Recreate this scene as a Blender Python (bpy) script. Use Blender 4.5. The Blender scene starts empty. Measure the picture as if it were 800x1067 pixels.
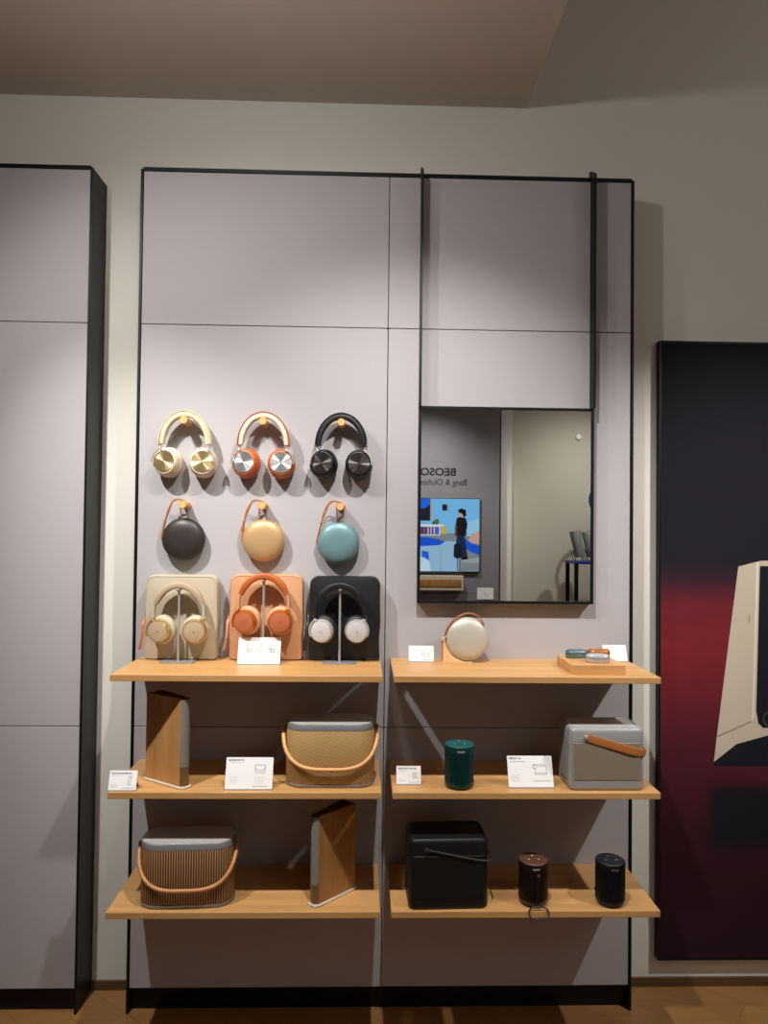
import bpy, bmesh, math, random
from mathutils import Matrix, Vector
random.seed(7)
D = bpy.data; S = bpy.context.scene; COL = S.collection
PI = math.pi
def rad(a): return a*PI/180

# ------------------------------------------------------------------ camera
cam = D.cameras.new('camera'); camo = D.objects.new('camera', cam); COL.objects.link(camo)
cam.sensor_fit = 'VERTICAL'; cam.sensor_height = 24.0; cam.lens = 755.35/1067*24.0
cam.clip_start = 0.05
PIT, YAW, ROL = 0.0209, 0.0277, 0.0111
fw = Vector((math.sin(YAW)*math.cos(PIT), math.cos(YAW)*math.cos(PIT), math.sin(PIT)))
rt = fw.cross(Vector((0,0,1))).normalized(); up = rt.cross(fw)
r2 = rt*math.cos(ROL)+up*math.sin(ROL); u2 = -rt*math.sin(ROL)+up*math.cos(ROL)
m = Matrix((r2, u2, -fw)).transposed().to_4x4(); m.translation = Vector((0.7052, -2.2564, 1.4871))
camo.matrix_world = m
S.camera = camo

# ------------------------------------------------------------------ light and exposure
S.view_settings.view_transform = 'Standard'; S.view_settings.look = 'None'
S.view_settings.exposure = 0.0; S.view_settings.gamma = 1.0
S.view_settings.use_curve_mapping = False
w = D.worlds.new('world'); S.world = w; w.use_nodes = True
w.node_tree.nodes['Background'].inputs[0].default_value = (0.9, 0.95, 1, 1)
w.node_tree.nodes['Background'].inputs[1].default_value = 0.03
def spot(name, loc, target, energy, cone, blend=1.0, size=0.025, col=(1,0.93,0.85)):
    l = D.lights.new(name, 'SPOT'); l.energy = energy; l.spot_size = rad(cone); l.spot_blend = blend
    l.shadow_soft_size = size; l.color = col
    o = D.objects.new(name, l); COL.objects.link(o); o.location = loc
    o.rotation_euler = (Vector(target)-Vector(loc)).to_track_quat('-Z', 'Y').to_euler()
    return o
def area(name, loc, sx, sy, energy, col=(1,0.95,0.9), rot=(0,0,0)):
    l = D.lights.new(name, 'AREA'); l.shape = 'RECTANGLE'; l.size = sx; l.size_y = sy; l.energy = energy; l.color = col
    o = D.objects.new(name, l); COL.objects.link(o); o.location = loc; o.rotation_euler = rot
    return o
WARM = (1, 0.975, 0.94)
def leak(name, loc, energy):
    """light spilling sideways and upwards from a lamp head"""
    l = D.lights.new(name, 'POINT'); l.energy = energy; l.shadow_soft_size = 0.04; l.color = WARM
    o = D.objects.new(name, l); COL.objects.link(o); o.location = loc
spot('track_spot_a', (-0.27, -1.04, 2.71), (0.10, 0, 1.3), 109, 50, col=WARM)
spot('track_flood_a', (-0.27, -1.04, 2.71), (0.38, 0, 1.2), 50, 110, col=WARM)
spot('track_spot_b', (2.55, -1.08, 2.71), (1.80, 0, 1.3), 151, 50, col=WARM)
spot('track_spot_c', (0.85, -1.04, 2.71), (0.85, 0, 1.0), 106, 84, col=WARM)
leak('track_leak_a', (0.35, -1.04, 2.785), 12.4)
leak('track_leak_b', (2.55, -1.08, 2.71), 4.3)
spot('track_spot_d', (1.2, -4.45, 2.75), (1.3, -5.5, 1.7), 105, 90, col=WARM)
spot('track_spot_e', (3.2, -4.2, 2.9), (3.0, -5.6, 1.2), 85, 100, col=WARM)
area('room_fill_b', (3.2, -3.4, 3.55), 1.8, 1.8, 16)  # unseen fill light, added to lift the ambient level of the closed room

# ------------------------------------------------------------------ materials
def lin(c):
    out = []
    for v in c:
        v /= 255.0
        out.append(v/12.92 if v <= 0.04045 else ((v+0.055)/1.055)**2.4)
    return (*out, 1.0)
class N:
    """tiny node helper"""
    def __init__(s, name):
        s.m = D.materials.new(name); s.m.use_nodes = True; s.t = s.m.node_tree
        s.b = s.t.nodes['Principled BSDF']
    def n(s, typ, **kw):
        nd = s.t.nodes.new(typ)
        for k, v in kw.items():
            if k.startswith('i_'):
                key = k[2:]; key = int(key) if key.isdigit() else key
                nd.inputs[key].default_value = v
            else: setattr(nd, k, v)
        return nd
    def l(s, a, b): s.t.links.new(a, b)
    def math(s, op, a, b=None, clamp=False):
        nd = s.t.nodes.new('ShaderNodeMath'); nd.operation = op; nd.use_clamp = clamp
        for k, v in enumerate((a, b)):
            if v is None: continue
            if isinstance(v, (int, float)): nd.inputs[k].default_value = v
            else: s.l(v, nd.inputs[k])
        return nd.outputs[0]
    def mix(s, f, a, b):
        nd = s.t.nodes.new('ShaderNodeMix'); nd.data_type = 'RGBA'
        if isinstance(f, (int, float)): nd.inputs[0].default_value = f
        else: s.l(f, nd.inputs[0])
        for k, v in ((6, a), (7, b)):
            if isinstance(v, tuple): nd.inputs[k].default_value = v
            else: s.l(v, nd.inputs[k])
        return nd.outputs[2]
    def coord(s, which='Object'): return s.n('ShaderNodeTexCoord').outputs[which]
    def noise(s, scale, stretch=(1,1,1), detail=4, which='Object', rough=0.55):
        mp = s.n('ShaderNodeMapping'); mp.inputs['Scale'].default_value = stretch
        s.l(s.coord(which), mp.inputs[0])
        nz = s.n('ShaderNodeTexNoise'); nz.inputs['Scale'].default_value = scale
        nz.inputs['Detail'].default_value = detail; nz.inputs['Roughness'].default_value = rough
        s.l(mp.outputs[0], nz.inputs['Vector']); return nz.outputs['Fac']
    def bump(s, h, strength=0.3, dist=0.001):
        b = s.n('ShaderNodeBump'); b.inputs['Strength'].default_value = strength; b.inputs['Distance'].default_value = dist
        s.l(h, b.inputs['Height']); s.l(b.outputs[0], s.b.inputs['Normal'])
    def set(s, col=None, rough=0.5, metal=0.0, spec=None):
        if col is not None:
            if isinstance(col, tuple): s.b.inputs['Base Color'].default_value = col
            else: s.l(col, s.b.inputs['Base Color'])
        s.b.inputs['Roughness'].default_value = rough; s.b.inputs['Metallic'].default_value = metal
        if spec is not None: s.b.inputs['Specular IOR Level'].default_value = spec
        return s
def plain(name, rgb, rough=0.5, metal=0.0, var=0.08, scale=60, bump=0.0, spec=None):
    q = N(name); c = lin(rgb); k = 1-var
    d = (c[0]*k, c[1]*k, c[2]*k, 1)
    nz = q.noise(scale)
    q.set(q.mix(nz, d, c), rough, metal, spec)
    if bump: q.bump(q.noise(scale*8), bump)
    return q.m
def wood(name, a, b, axis='x', rough=0.45, ring=26):
    q = N(name)
    st = {'x': (0.06,1,1), 'y': (1,0.06,1), 'z': (1,1,0.06)}[axis]
    n1 = q.noise(ring, st, 6, rough=0.6); n2 = q.noise(ring*9, tuple(v*(0.5 if v<1 else 1) for v in st), 3)
    f = q.math('ADD', q.math('MULTIPLY', n1, 0.75), q.math('MULTIPLY', n2, 0.35), True)
    cr = q.n('ShaderNodeValToRGB'); q.l(f, cr.inputs[0])
    cr.color_ramp.elements[0].position = 0.32; cr.color_ramp.elements[0].color = lin(a)
    cr.color_ramp.elements[1].position = 0.72; cr.color_ramp.elements[1].color = lin(b)
    q.set(cr.outputs[0], rough); q.bump(n2, 0.12, 0.0005)
    return q.m
def felt(name, rgb):
    q = N(name); c = lin(rgb)
    n1 = q.noise(900, (1,1,1), 2); n2 = q.noise(1.6, (1,1,1), 3)
    a = q.mix(n1, tuple(v*0.86 for v in c[:3])+(1,), tuple(min(1,v*1.1) for v in c[:3])+(1,))
    a2 = q.mix(q.math('MULTIPLY', n2, 0.25), a, lin((186,176,183)))
    q.set(a2, 0.95, spec=0.1); q.bump(n1, 0.25, 0.0006)
    q.b.inputs['Sheen Weight'].default_value = 0.05
    return q.m
def weave(name, a, b, su, sv, rough=0.75):
    q = N(name); uv = q.n('ShaderNodeSeparateXYZ'); q.l(q.coord('UV'), uv.inputs[0])
    su_ = q.math('SINE', q.math('MULTIPLY', q.math('ADD', uv.outputs[0], q.math('MULTIPLY', uv.outputs[1], 0.6)), 2*PI/su))
    sv_ = q.math('SINE', q.math('MULTIPLY', uv.outputs[1], 2*PI/sv))
    f = q.math('ADD', q.math('MULTIPLY', q.math('MULTIPLY', su_, sv_), 0.5), 0.5, True)
    q.set(q.mix(f, lin(a), lin(b)), rough); q.bump(f, 0.5, 0.0015)
    return q.m
def stripes(name, a, b, pitch, duty):
    q = N(name); uv = q.n('ShaderNodeSeparateXYZ'); q.l(q.coord('UV'), uv.inputs[0])
    fr = q.math('FRACT', q.math('DIVIDE', uv.outputs[0], pitch))
    f = q.math('LESS_THAN', fr, duty)
    nz = q.noise(40, (1,1,0.1))
    base = q.mix(nz, lin(a), tuple(v*1.25 for v in lin(a)[:3])+(1,))
    q.set(q.mix(f, base, lin(b)), 0.5)
    return q.m
def dots(name, rgb, dark, pitch, rough=0.42, metal=0.25):
    """fine perforated grille"""
    q = N(name)
    v = q.n('ShaderNodeTexVoronoi', feature='F1'); v.inputs['Scale'].default_value = 1/pitch; v.inputs['Randomness'].default_value = 0.1
    v.voronoi_dimensions = '2D'
    mp = q.n('ShaderNodeMapping'); mp.inputs['Rotation'].default_value = (-PI/2, 0, 0); q.l(q.coord(), mp.inputs[0])
    q.l(mp.outputs[0], v.inputs['Vector'])
    f = q.math('LESS_THAN', v.outputs['Distance'], 0.28)
    q.set(q.mix(f, lin(rgb), lin(dark)), rough, metal)
    return q.m
def brushed(name, rgb, rough=0.28):
    q = N(name); q.set(lin(rgb), rough, 0.85)
    q.b.inputs['Anisotropic'].default_value = 0.95
    tg = q.n('ShaderNodeTangent', direction_type='RADIAL', axis='Y'); q.l(tg.outputs[0], q.b.inputs['Tangent'])
    return q.m
def emit(name, rgb, s=1.0):
    q = N(name); q.set(lin((8,8,10)), 0.3)
    q.b.inputs['Emission Color'].default_value = lin(rgb); q.b.inputs['Emission Strength'].default_value = s
    return q.m

M = {}
M['wall'] = plain('wall_paint', (228,224,214), 0.9, var=0.03, scale=3, bump=0.05)
M['wall_opp'] = plain('wall_paint_beige', (198,193,176), 0.9, var=0.03, scale=3)
M['ceil'] = plain('ceiling_paint', (222,212,202), 0.92, var=0.03, scale=2)
M['felt'] = felt('grey_lilac_felt', (178,175,177))
M['felt_dark'] = felt('mid_grey_felt', (120,118,120))
M['black'] = plain('matt_black_steel', (17,16,17), 0.45, 0.2, spec=0.35)
M['blackpl'] = plain('black_plastic', (14,14,16), 0.5, spec=0.4)
M['oak'] = wood('oak_shelf', (184,134,82), (214,166,106), 'x', 0.42)
M['oak_peg'] = wood('oak_peg', (204,150,84), (232,186,118), 'y', 0.5, 60)
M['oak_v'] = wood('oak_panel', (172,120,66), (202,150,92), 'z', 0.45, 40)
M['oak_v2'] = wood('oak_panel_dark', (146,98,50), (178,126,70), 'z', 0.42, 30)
M['base'] = wood('baseboard_wood', (74,52,34), (104,78,52), 'x', 0.5)
M['mirror'] = N('mirror_glass').set((0.86,0.88,0.87,1), 0.0, 1.0).m
M['white'] = plain('white_card', (244,243,242), 0.5, var=0.01)
M['acry'] = plain('grey_acrylic', (150,150,152), 0.25)
M['ink'] = plain('grey_ink', (120,120,122), 0.7)
M['inkd'] = plain('dark_ink', (40,40,42), 0.7)
M['inkl'] = plain('pale_ink', (196,196,196), 0.7)
M['inkp'] = plain('pink_ink', (205,150,140), 0.7)
M['inky'] = plain('sand_ink', (214,196,160), 0.7)
M['alu'] = plain('brushed_aluminium', (176,178,180), 0.38, 0.35, var=0.04)
M['plate'] = plain('satin_silver_plate', (188,188,184), 0.38, 0.2, var=0.03)
M['blackgl'] = plain('satin_black_plate', (26,26,28), 0.3, spec=0.5)
M['alug'] = plain('grey_aluminium', (146,146,146), 0.42, 0.3, var=0.05)
M['brass'] = plain('brass', (140,112,76), 0.4, 0.5)
M['tan'] = plain('tan_leather', (186,112,56), 0.5, var=0.15, bump=0.15)
M['tanl'] = plain('pale_tan_leather', (196,142,108), 0.5, var=0.15)
M['sand'] = plain('sand_leather', (192,180,156), 0.5, var=0.06, bump=0.12)
M['peach'] = plain('peach_leather', (212,158,116), 0.5, var=0.06, bump=0.12)
M['blackl'] = plain('black_leather', (24,24,26), 0.5, var=0.15, bump=0.15)
M['blackp'] = plain('black_piping', (44,44,46), 0.45)
M['creamb'] = plain('cream_fabric', (222,206,170), 0.7, var=0.05)
M['cream'] = plain('cream_leather', (222,206,182), 0.5, var=0.04)
M['sandf'] = plain('sand_fabric', (184,164,136), 0.8, var=0.08, scale=300)
M['orange'] = plain('orange_leather', (188,98,44), 0.45, var=0.08)
M['orangef'] = plain('burnt_orange_fabric', (184,104,66), 0.8, var=0.08, scale=300)
M['amber'] = plain('amber_metal', (200,110,40), 0.3, 0.5)
M['silverf'] = plain('silver_fabric', (206,204,208), 0.6, var=0.05, scale=300)
M['goldm'] = plain('pale_gold_metal', (226,196,140), 0.3, 0.8)
M['disc_gold'] = brushed('gold_disc', (232,204,150), 0.36); M['disc_silver'] = brushed('silver_disc', (226,226,226), 0.34); M['disc_black'] = brushed('black_disc', (96,90,90))
M['chrome'] = plain('polished_metal', (220,216,208), 0.3, 0.55, var=0.02)
M['anth'] = dots('anthracite_grille', (64,58,54), (30,28,26), 0.0016)
M['gold_g'] = dots('gold_grille', (204,168,120), (160,124,82), 0.0016)
M['blue_g'] = dots('blue_grille', (120,154,160), (86,118,126), 0.0016)
M['grey_g'] = dots('pale_grey_grille', (204,200,188), (176,172,160), 0.0016)
M['rubber'] = plain('dark_rubber', (34,33,34), 0.7)
M['rubber_b'] = plain('blue_rubber', (70,100,112), 0.7); M['rubber_t'] = plain('tan_rubber', (170,120,76), 0.7); M['rubber_g'] = plain('grey_rubber', (120,116,108), 0.7)
M['wovn'] = weave('paper_weave', (104,72,34), (226,184,120), 0.0078, 0.0058)
M['slats'] = stripes('dark_oak_slats', (66,42,33), (206,156,102), 0.0068, 0.27)
M['bentwood'] = wood('bent_oak', (206,146,84), (230,176,112), 'x', 0.45, 50)
M['bentwood2'] = wood('bent_oak_dark', (176,116,62), (200,142,84), 'x', 0.45, 50)
M['beogrey'] = plain('grey_anodised', (158,158,157), 0.42, 0.1, var=0.03)
M['taupe'] = dots('taupe_grille', (150,134,116), (108,96,82), 0.0022, 0.55, 0.1)
M['fabric_g'] = weave('grey_speaker_fabric', (106,98,92), (158,150,142), 0.004, 0.004, 0.9)
M['platew'] = plain('off_white_plate', (206,192,172), 0.5)
M['topd'] = plain('dark_vent', (38,32,30), 0.7)
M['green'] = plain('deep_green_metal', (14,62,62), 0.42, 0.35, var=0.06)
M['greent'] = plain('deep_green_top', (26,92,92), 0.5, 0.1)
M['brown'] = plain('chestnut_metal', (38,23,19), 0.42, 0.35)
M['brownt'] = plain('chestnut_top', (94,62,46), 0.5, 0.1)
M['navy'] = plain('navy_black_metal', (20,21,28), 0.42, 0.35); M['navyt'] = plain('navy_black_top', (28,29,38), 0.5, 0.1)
M['wedge'] = wood('pale_wedge_wood', (224,180,124), (240,202,150), 'z', 0.5, 40)
M['silverc'] = plain('silver_case', (200,200,202), 0.3, 0.45, var=0.03); M['bluec'] = plain('blue_grey_case', (104,126,134), 0.3, 0.45); M['copperc'] = plain('copper_case', (196,122,62), 0.28, 0.5)
M['bluept'] = plain('blue_paint', (26,40,140), 0.4)

# ------------------------------------------------------------------ mesh helpers
def BM(): return bmesh.new()
def link(name, bm, mat, parent=None, smooth=True, bevel=0, loc=None):
    bmesh.ops.recalc_face_normals(bm, faces=bm.faces)
    me = D.meshes.new(name); bm.to_mesh(me); bm.free()
    o = D.objects.new(name, me); COL.objects.link(o)
    for mm in (mat if isinstance(mat, (list, tuple)) else [mat]): me.materials.append(M[mm] if isinstance(mm, str) else mm)
    if parent: o.parent = parent
    if loc: o.location = loc
    if smooth:
        for p in me.polygons: p.use_smooth = True
        try: me.set_sharp_from_angle(angle=rad(40))
        except Exception: pass
    if bevel:
        md = o.modifiers.new('bevel', 'BEVEL'); md.width = bevel; md.segments = 2; md.limit_method = 'ANGLE'; md.angle_limit = rad(40)
    return o
def box(bm, x0, x1, y0, y1, z0, z1, mi=0, M4=None):
    vs = [bm.verts.new((x, y, z)) for x in (x0, x1) for y in (y0, y1) for z in (z0, z1)]
    if M4:
        for v in vs: v.co = M4 @ v.co
    for f in ((0,1,3,2), (4,6,7,5), (0,4,5,1), (2,3,7,6), (0,2,6,4), (1,5,7,3)):
        bm.faces.new([vs[i] for i in f]).material_index = mi
def loft(bm, rings, cap0=True, cap1=True, closed=True, mi=0, uvs=None):
    """rings: lists of points with equal count; uvs: matching list of (u,v)"""
    V = [[bm.verts.new(p) for p in r] for r in rings]; n = len(rings[0])
    lay = bm.loops.layers.uv.verify() if uvs else None
    for i in range(len(V)-1):
        for j in range(n if closed else n-1):
            k = (j+1) % n
            f = bm.faces.new((V[i][j], V[i][k], V[i+1][k], V[i+1][j])); f.material_index = mi
            if uvs:
                u1 = uvs[i][k][0] if k else uvs[i][n-1][0]+(uvs[i][1][0]-uvs[i][0][0])
                for lp, c in zip(f.loops, ((uvs[i][j][0], uvs[i][j][1]), (u1, uvs[i][j][1]), (u1, uvs[i+1][j][1]), (uvs[i][j][0], uvs[i+1][j][1]))): lp[lay].uv = c
    if cap0: bm.faces.new(V[0][::-1]).material_index = mi
    if cap1: bm.faces.new(V[-1]).material_index = mi
def rrect(w, d, r, n=8, e=None):
    """rounded rectangle plan polygon, centred"""
    pts = []
    for cx, cy, a0 in ((w/2-r, d/2-r, 0), (-w/2+r, d/2-r, 90), (-w/2+r, -d/2+r, 180), (w/2-r, -d/2+r, 270)):
        for i in range(n+1):
            a = rad(a0+90*i/n); pts.append((cx+r*math.cos(a), cy+r*math.sin(a)))
    return pts
def shrink(poly, w, d, k):
    return [(x*(w-2*k)/w, y*(d-2*k)/d) for x, y in poly]
def prism(bm, w, d, r, prof, n=8, cx=0, cy=0, uv=False):
    """rounded-rect prism; prof = [(inset, z), ...] bottom to top"""
    base = rrect(w, d, r, n); per = [0]
    for i in range(1, len(base)): per.append(per[-1]+math.dist(base[i], base[i-1]))
    rings = []; uvs = []
    for k, z in prof:
        rings.append([(x+cx, y+cy, z) for x, y in shrink(base, w, d, k)]); uvs.append([(u, z) for u in per])
    loft(bm, rings, uvs=uvs if uv else None)
def rounded(z0, z1, r, n=4):
    p = [(r-r*math.sin(PI/2*i/n), z0+r-r*math.cos(PI/2*i/n)) for i in range(n+1)]
    p += [(r-r*math.cos(PI/2*i/n), z1-r+r*math.sin(PI/2*i/n)) for i in range(n+1)]
    return p
def lathe(bm, prof, seg=40, M4=None, mi=0, sx=1.0, sy=1.0):
    """prof [(r,z)] revolved about z"""
    rings = []
    for r, z in prof:
        ring = [Vector((sx*max(r,1e-5)*math.cos(2*PI*i/seg), sy*max(r,1e-5)*math.sin(2*PI*i/seg), z)) for i in range(seg)]
        rings.append([M4 @ v if M4 else v for v in ring])
    loft(bm, rings, mi=mi)
def spline(pts, n=8):
    P = [Vector(p) for p in pts]; out = []
    for i in range(len(P)-1):
        a = P[max(i-1,0)]; b = P[i]; c = P[i+1]; d = P[min(i+2, len(P)-1)]
        for k in range(n):
            t = k/n
            out.append(0.5*((2*b)+(c-a)*t+(2*a-5*b+4*c-d)*t*t+(3*b-a-3*c+d)*t**3))
    out.append(P[-1]); return out
def tube(bm, pts, ra, rb=None, side=Vector((0,1,0)), seg=10, mi=0, taper=None, closed=False, square=False):
    """sweep an ellipse (ra along side, rb across)"""
    rb = rb or ra; P = [Vector(p) for p in pts]; rings = []
    for i, p in enumerate(P):
        a = P[i-1] if (i or closed) else P[0]; b = P[(i+1) % len(P)] if (i < len(P)-1 or closed) else P[-1]
        t = (b-a).normalized(); s = (side-t*side.dot(t))
        if s.length < 1e-4: s = Vector((1,0,0))-t*t.x
        s.normalize(); q = t.cross(s); k = taper(i/(len(P)-1)) if taper else 1
        ring = []
        for j in range(seg):
            an = 2*PI*(j+0.5)/seg; c, s_ = math.cos(an), math.sin(an)
            if square:
                e = 0.45; c = math.copysign(abs(c)**e, c); s_ = math.copysign(abs(s_)**e, s_)
            ring.append(p+s*ra*k*c+q*rb*k*s_)
        rings.append(ring)
    if closed: rings.append(rings[0]); loft(bm, rings, False, False); bmesh.ops.remove_doubles(bm, verts=bm.verts, dist=1e-6)
    else: loft(bm, rings, mi=mi)
def poly(bm, pts, mi=0):
    f = bm.faces.new([bm.verts.new(p) for p in pts]); f.material_index = mi
YM = Matrix.Rotation(PI/2, 4, 'X')        # z axis -> -y (towards the viewer)
def thing(name, label, cat, loc=(0,0,0), rotz=0, group=None):
    o = D.objects.new(name, None); COL.objects.link(o); o.location = loc; o.rotation_euler = (0,0,rotz)
    o.empty_display_size = 0.05
    o['label'] = label; o['category'] = cat
    if group: o['group'] = group
    return o
def tag(o, label, cat, group=None):
    o['label'] = label; o['category'] = cat
    if group: o['group'] = group
    return o
def struct(name, bm, mat, smooth=False):
    o = link(name, bm, mat, None, smooth); o['kind'] = 'structure'; return o
def text_bm(s, size, bold=0.0):
    c = D.curves.new('t', 'FONT'); c.body = s; c.size = size; c.align_x = 'LEFT'; c.offset = bold; c.extrude = 0.0004
    o = D.objects.new('t', c); COL.objects.link(o)
    me = D.meshes.new_from_object(o.evaluated_get(bpy.context.evaluated_depsgraph_get()))
    D.objects.remove(o); D.curves.remove(c)
    bm = BM(); bm.from_mesh(me); D.meshes.remove(me); return bm

# ------------------------------------------------------------------ room
DW = 0.1224
XL, XR, YB = -3.2, 5.0, -5.62
b = BM(); box(b, XL, XR, DW, DW+0.1, 0, 3.7); struct('wall_back', b, 'wall')
b = BM(); box(b, XL, XR, YB-0.1, YB, 0, 3.7); struct('wall_front', b, 'wall_opp')
b = BM(); box(b, XL-0.1, XL, YB-0.1, DW+0.1, 0, 3.7); struct('wall_left', b, 'felt_dark')
b = BM(); box(b, XR, XR+0.1, YB-0.1, DW+0.1, 0, 3.7); struct('wall_right', b, 'felt_dark')
b = BM(); box(b, 1.231, XR, YB, DW, 3.6, 3.7); struct('ceiling', b, 'ceil')
b = BM(); box(b, XL, 1.231, YB, DW, 2.8905, 3.7); struct('ceiling_soffit', b, 'ceil')
q = N('herringbone_oak')
mp = q.n('ShaderNodeMapping'); mp.inputs['Rotation'].default_value = (0,0,rad(38)); q.l(q.coord(), mp.inputs[0])
br = q.n('ShaderNodeTexBrick'); br.offset = 0.5
for k, v in (('Scale', 1.0), ('Mortar Size', 0.0012), ('Brick Width', 0.6), ('Row Height', 0.11), ('Bias', 0.0)): br.inputs[k].default_value = v
br.inputs['Color1'].default_value = lin((176,130,78)); br.inputs['Color2'].default_value = lin((160,116,68)); br.inputs['Mortar'].default_value = lin((132,94,56))
q.l(mp.outputs[0], br.inputs['Vector'])
mp2 = q.n('ShaderNodeMapping'); mp2.inputs['Rotation'].default_value = (0,0,rad(38)); mp2.inputs['Scale'].default_value = (1.5,30,1); q.l(q.coord(), mp2.inputs[0])
nz = q.n('ShaderNodeTexNoise'); nz.inputs['Scale'].default_value = 3; nz.inputs['Detail'].default_value = 6; q.l(mp2.outputs[0], nz.inputs['Vector'])
q.set(q.mix(q.math('MULTIPLY', nz.outputs['Fac'], 0.55), br.outputs['Color'], lin((120,82,46))), 0.42)
M['floor'] = q.m
b = BM(); box(b, XL, XR, YB, DW, -0.1, 0); struct('floor', b, 'floor')
b = BM(); box(b, XL, XR, DW-0.012, DW, 0, 0.018); box(b, XL, XR, DW-0.009, DW, 0.018, 0.026); struct('baseboard_back', b, 'base')

# ------------------------------------------------------------------ felt display boards
def board(x0, x1, xs, label):
    t = thing('display_board', label, 'wall panel', (x0, 0, 0), 0, 'felt covered display boards'); W = x1-x0; ZT = 2.600
    fr = BM()
    box(fr, 0, 0.007, -0.004, DW-0.001, 0, ZT-0.006); box(fr, W-0.007, W, -0.004, DW-0.001, 0, ZT-0.006)
    box(fr, 0.007, W-0.007, -0.003, DW-0.001, ZT-0.011, ZT+0.0)
    box(fr, 0.007, W-0.007, 0.018, 0.03, 0.07, ZT-0.011)
    link('frame', fr, 'black', t, False)
    tk = BM(); box(tk, 0.007, W-0.007, 0.022, 0.034, 0, 0.0745); link('toe_kick', tk, 'black', t, False)
    g = 0.0012; cols = [(0.0075, xs-x0), (xs-x0, W-0.0075)]; rows = [(0.0745, 0.8675), (0.8675, 2.1096), (2.1096, ZT-0.011)]
    for ca, cb in cols:
        for ra, rb in rows:
            p = BM(); box(p, ca+g, cb-g, 0, 0.018, ra+g, rb-g); link('felt_panel', p, 'felt', t, False, 0.0012)
    for z in (0.8675, 2.1096):
        s = BM(); box(s, xs-x0-0.003, xs-x0+0.003, -0.001, 0.02, z-0.003, z+0.003); link('joint_clip', s, 'black', t, False)
    return t
board(0, 1.55, 0.7746, 'wide grey felt board with black edges carrying the oak shelves and mirror')
board(-1.698, -0.148, -0.923, 'plain grey felt board at the far left with a black side and nothing on it')

# ------------------------------------------------------------------ shelves
Z1, Z2, Z3 = 1.0822, 0.7678, 0.4487
SH = [(0.0268,0.7613,Z1,'upper left oak shelf holding three headphone stands and leather cases'),
      (0.7915,1.5264,Z1,'upper right oak shelf under the mirror holding a round white speaker'),
      (0.0268,0.7613,Z2,'middle left oak shelf holding a straw woven speaker'),
      (0.7915,1.5264,Z2,'middle right oak shelf holding a green cylinder and a grey box speaker'),
      (0.0268,0.7613,Z3,'lowest left oak shelf holding a brown slatted speaker'),
      (0.7915,1.5264,Z3,'lowest right oak shelf holding a black box speaker')]
for a, c, z, lab in SH:
    b = BM(); box(b, 0, c-a, -0.2782, -0.001, -0.0175, 0)
    o = link('wall_shelf', b, 'oak', None, True, 0.0012, (a, 0, z)); tag(o, lab, 'shelf', 'oak wall shelves')

# ------------------------------------------------------------------ hanging mirror
mt = thing('hanging_mirror', 'square black framed mirror hung on two tall flat bars from the board top', 'mirror', (1.1435, 0, 1.256))
mw = 0.272; mh = 0.606
b = BM()
box(b, -mw, -mw+0.008, -0.034, -0.0005, 0, mh); box(b, mw-0.008, mw, -0.034, -0.0005, 0, mh)
box(b, -mw+0.008, mw-0.008, -0.034, -0.0005, 0, 0.008); box(b, -mw+0.008, mw-0.008, -0.034, -0.0005, mh-0.008, mh)
link('frame', b, 'black', mt, False)
b = BM(); box(b, -mw+0.008, mw-0.008, -0.030, -0.024, 0.008, mh-0.008); link('mirror_glass', b, 'mirror', mt, False)
for s in (-1, 1):
    b = BM(); x = s*(mw-0.003)
    vs = [(-0.048,mh), (-0.048,1.336), (-0.0,1.366), (0.012,1.366), (0.012,1.3475), (-0.0045,1.3475), (-0.0045,mh)]
    loft(b, [[(x-0.003, y, z) for y, z in vs], [(x+0.003, y, z) for y, z in vs]])
    link('hanger_bar', b, 'black', mt, False)

# ------------------------------------------------------------------ wooden pegs
PX = (0.160, 0.3975, 0.6335); PZ = (1.803, 1.5475)
nm = [['cream headphones', 'orange and cream headphones', 'black headphones'], ['anthracite disc speaker', 'gold disc speaker', 'blue disc speaker']]
for r in range(2):
    for c in range(3):
        b = BM(); lathe(b, [(0.0105,-0.0005), (0.0118,0.002), (0.0118,0.066), (0.0105,0.068), (0.0,0.068)], 28, YM)
        o = link('wall_peg', b, 'oak_peg', None, True, 0, (PX[c], -0.0005, PZ[r]))
        tag(o, 'round oak peg in the felt board holding the '+nm[r][c], 'peg', 'oak pegs on the felt board')

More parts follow.
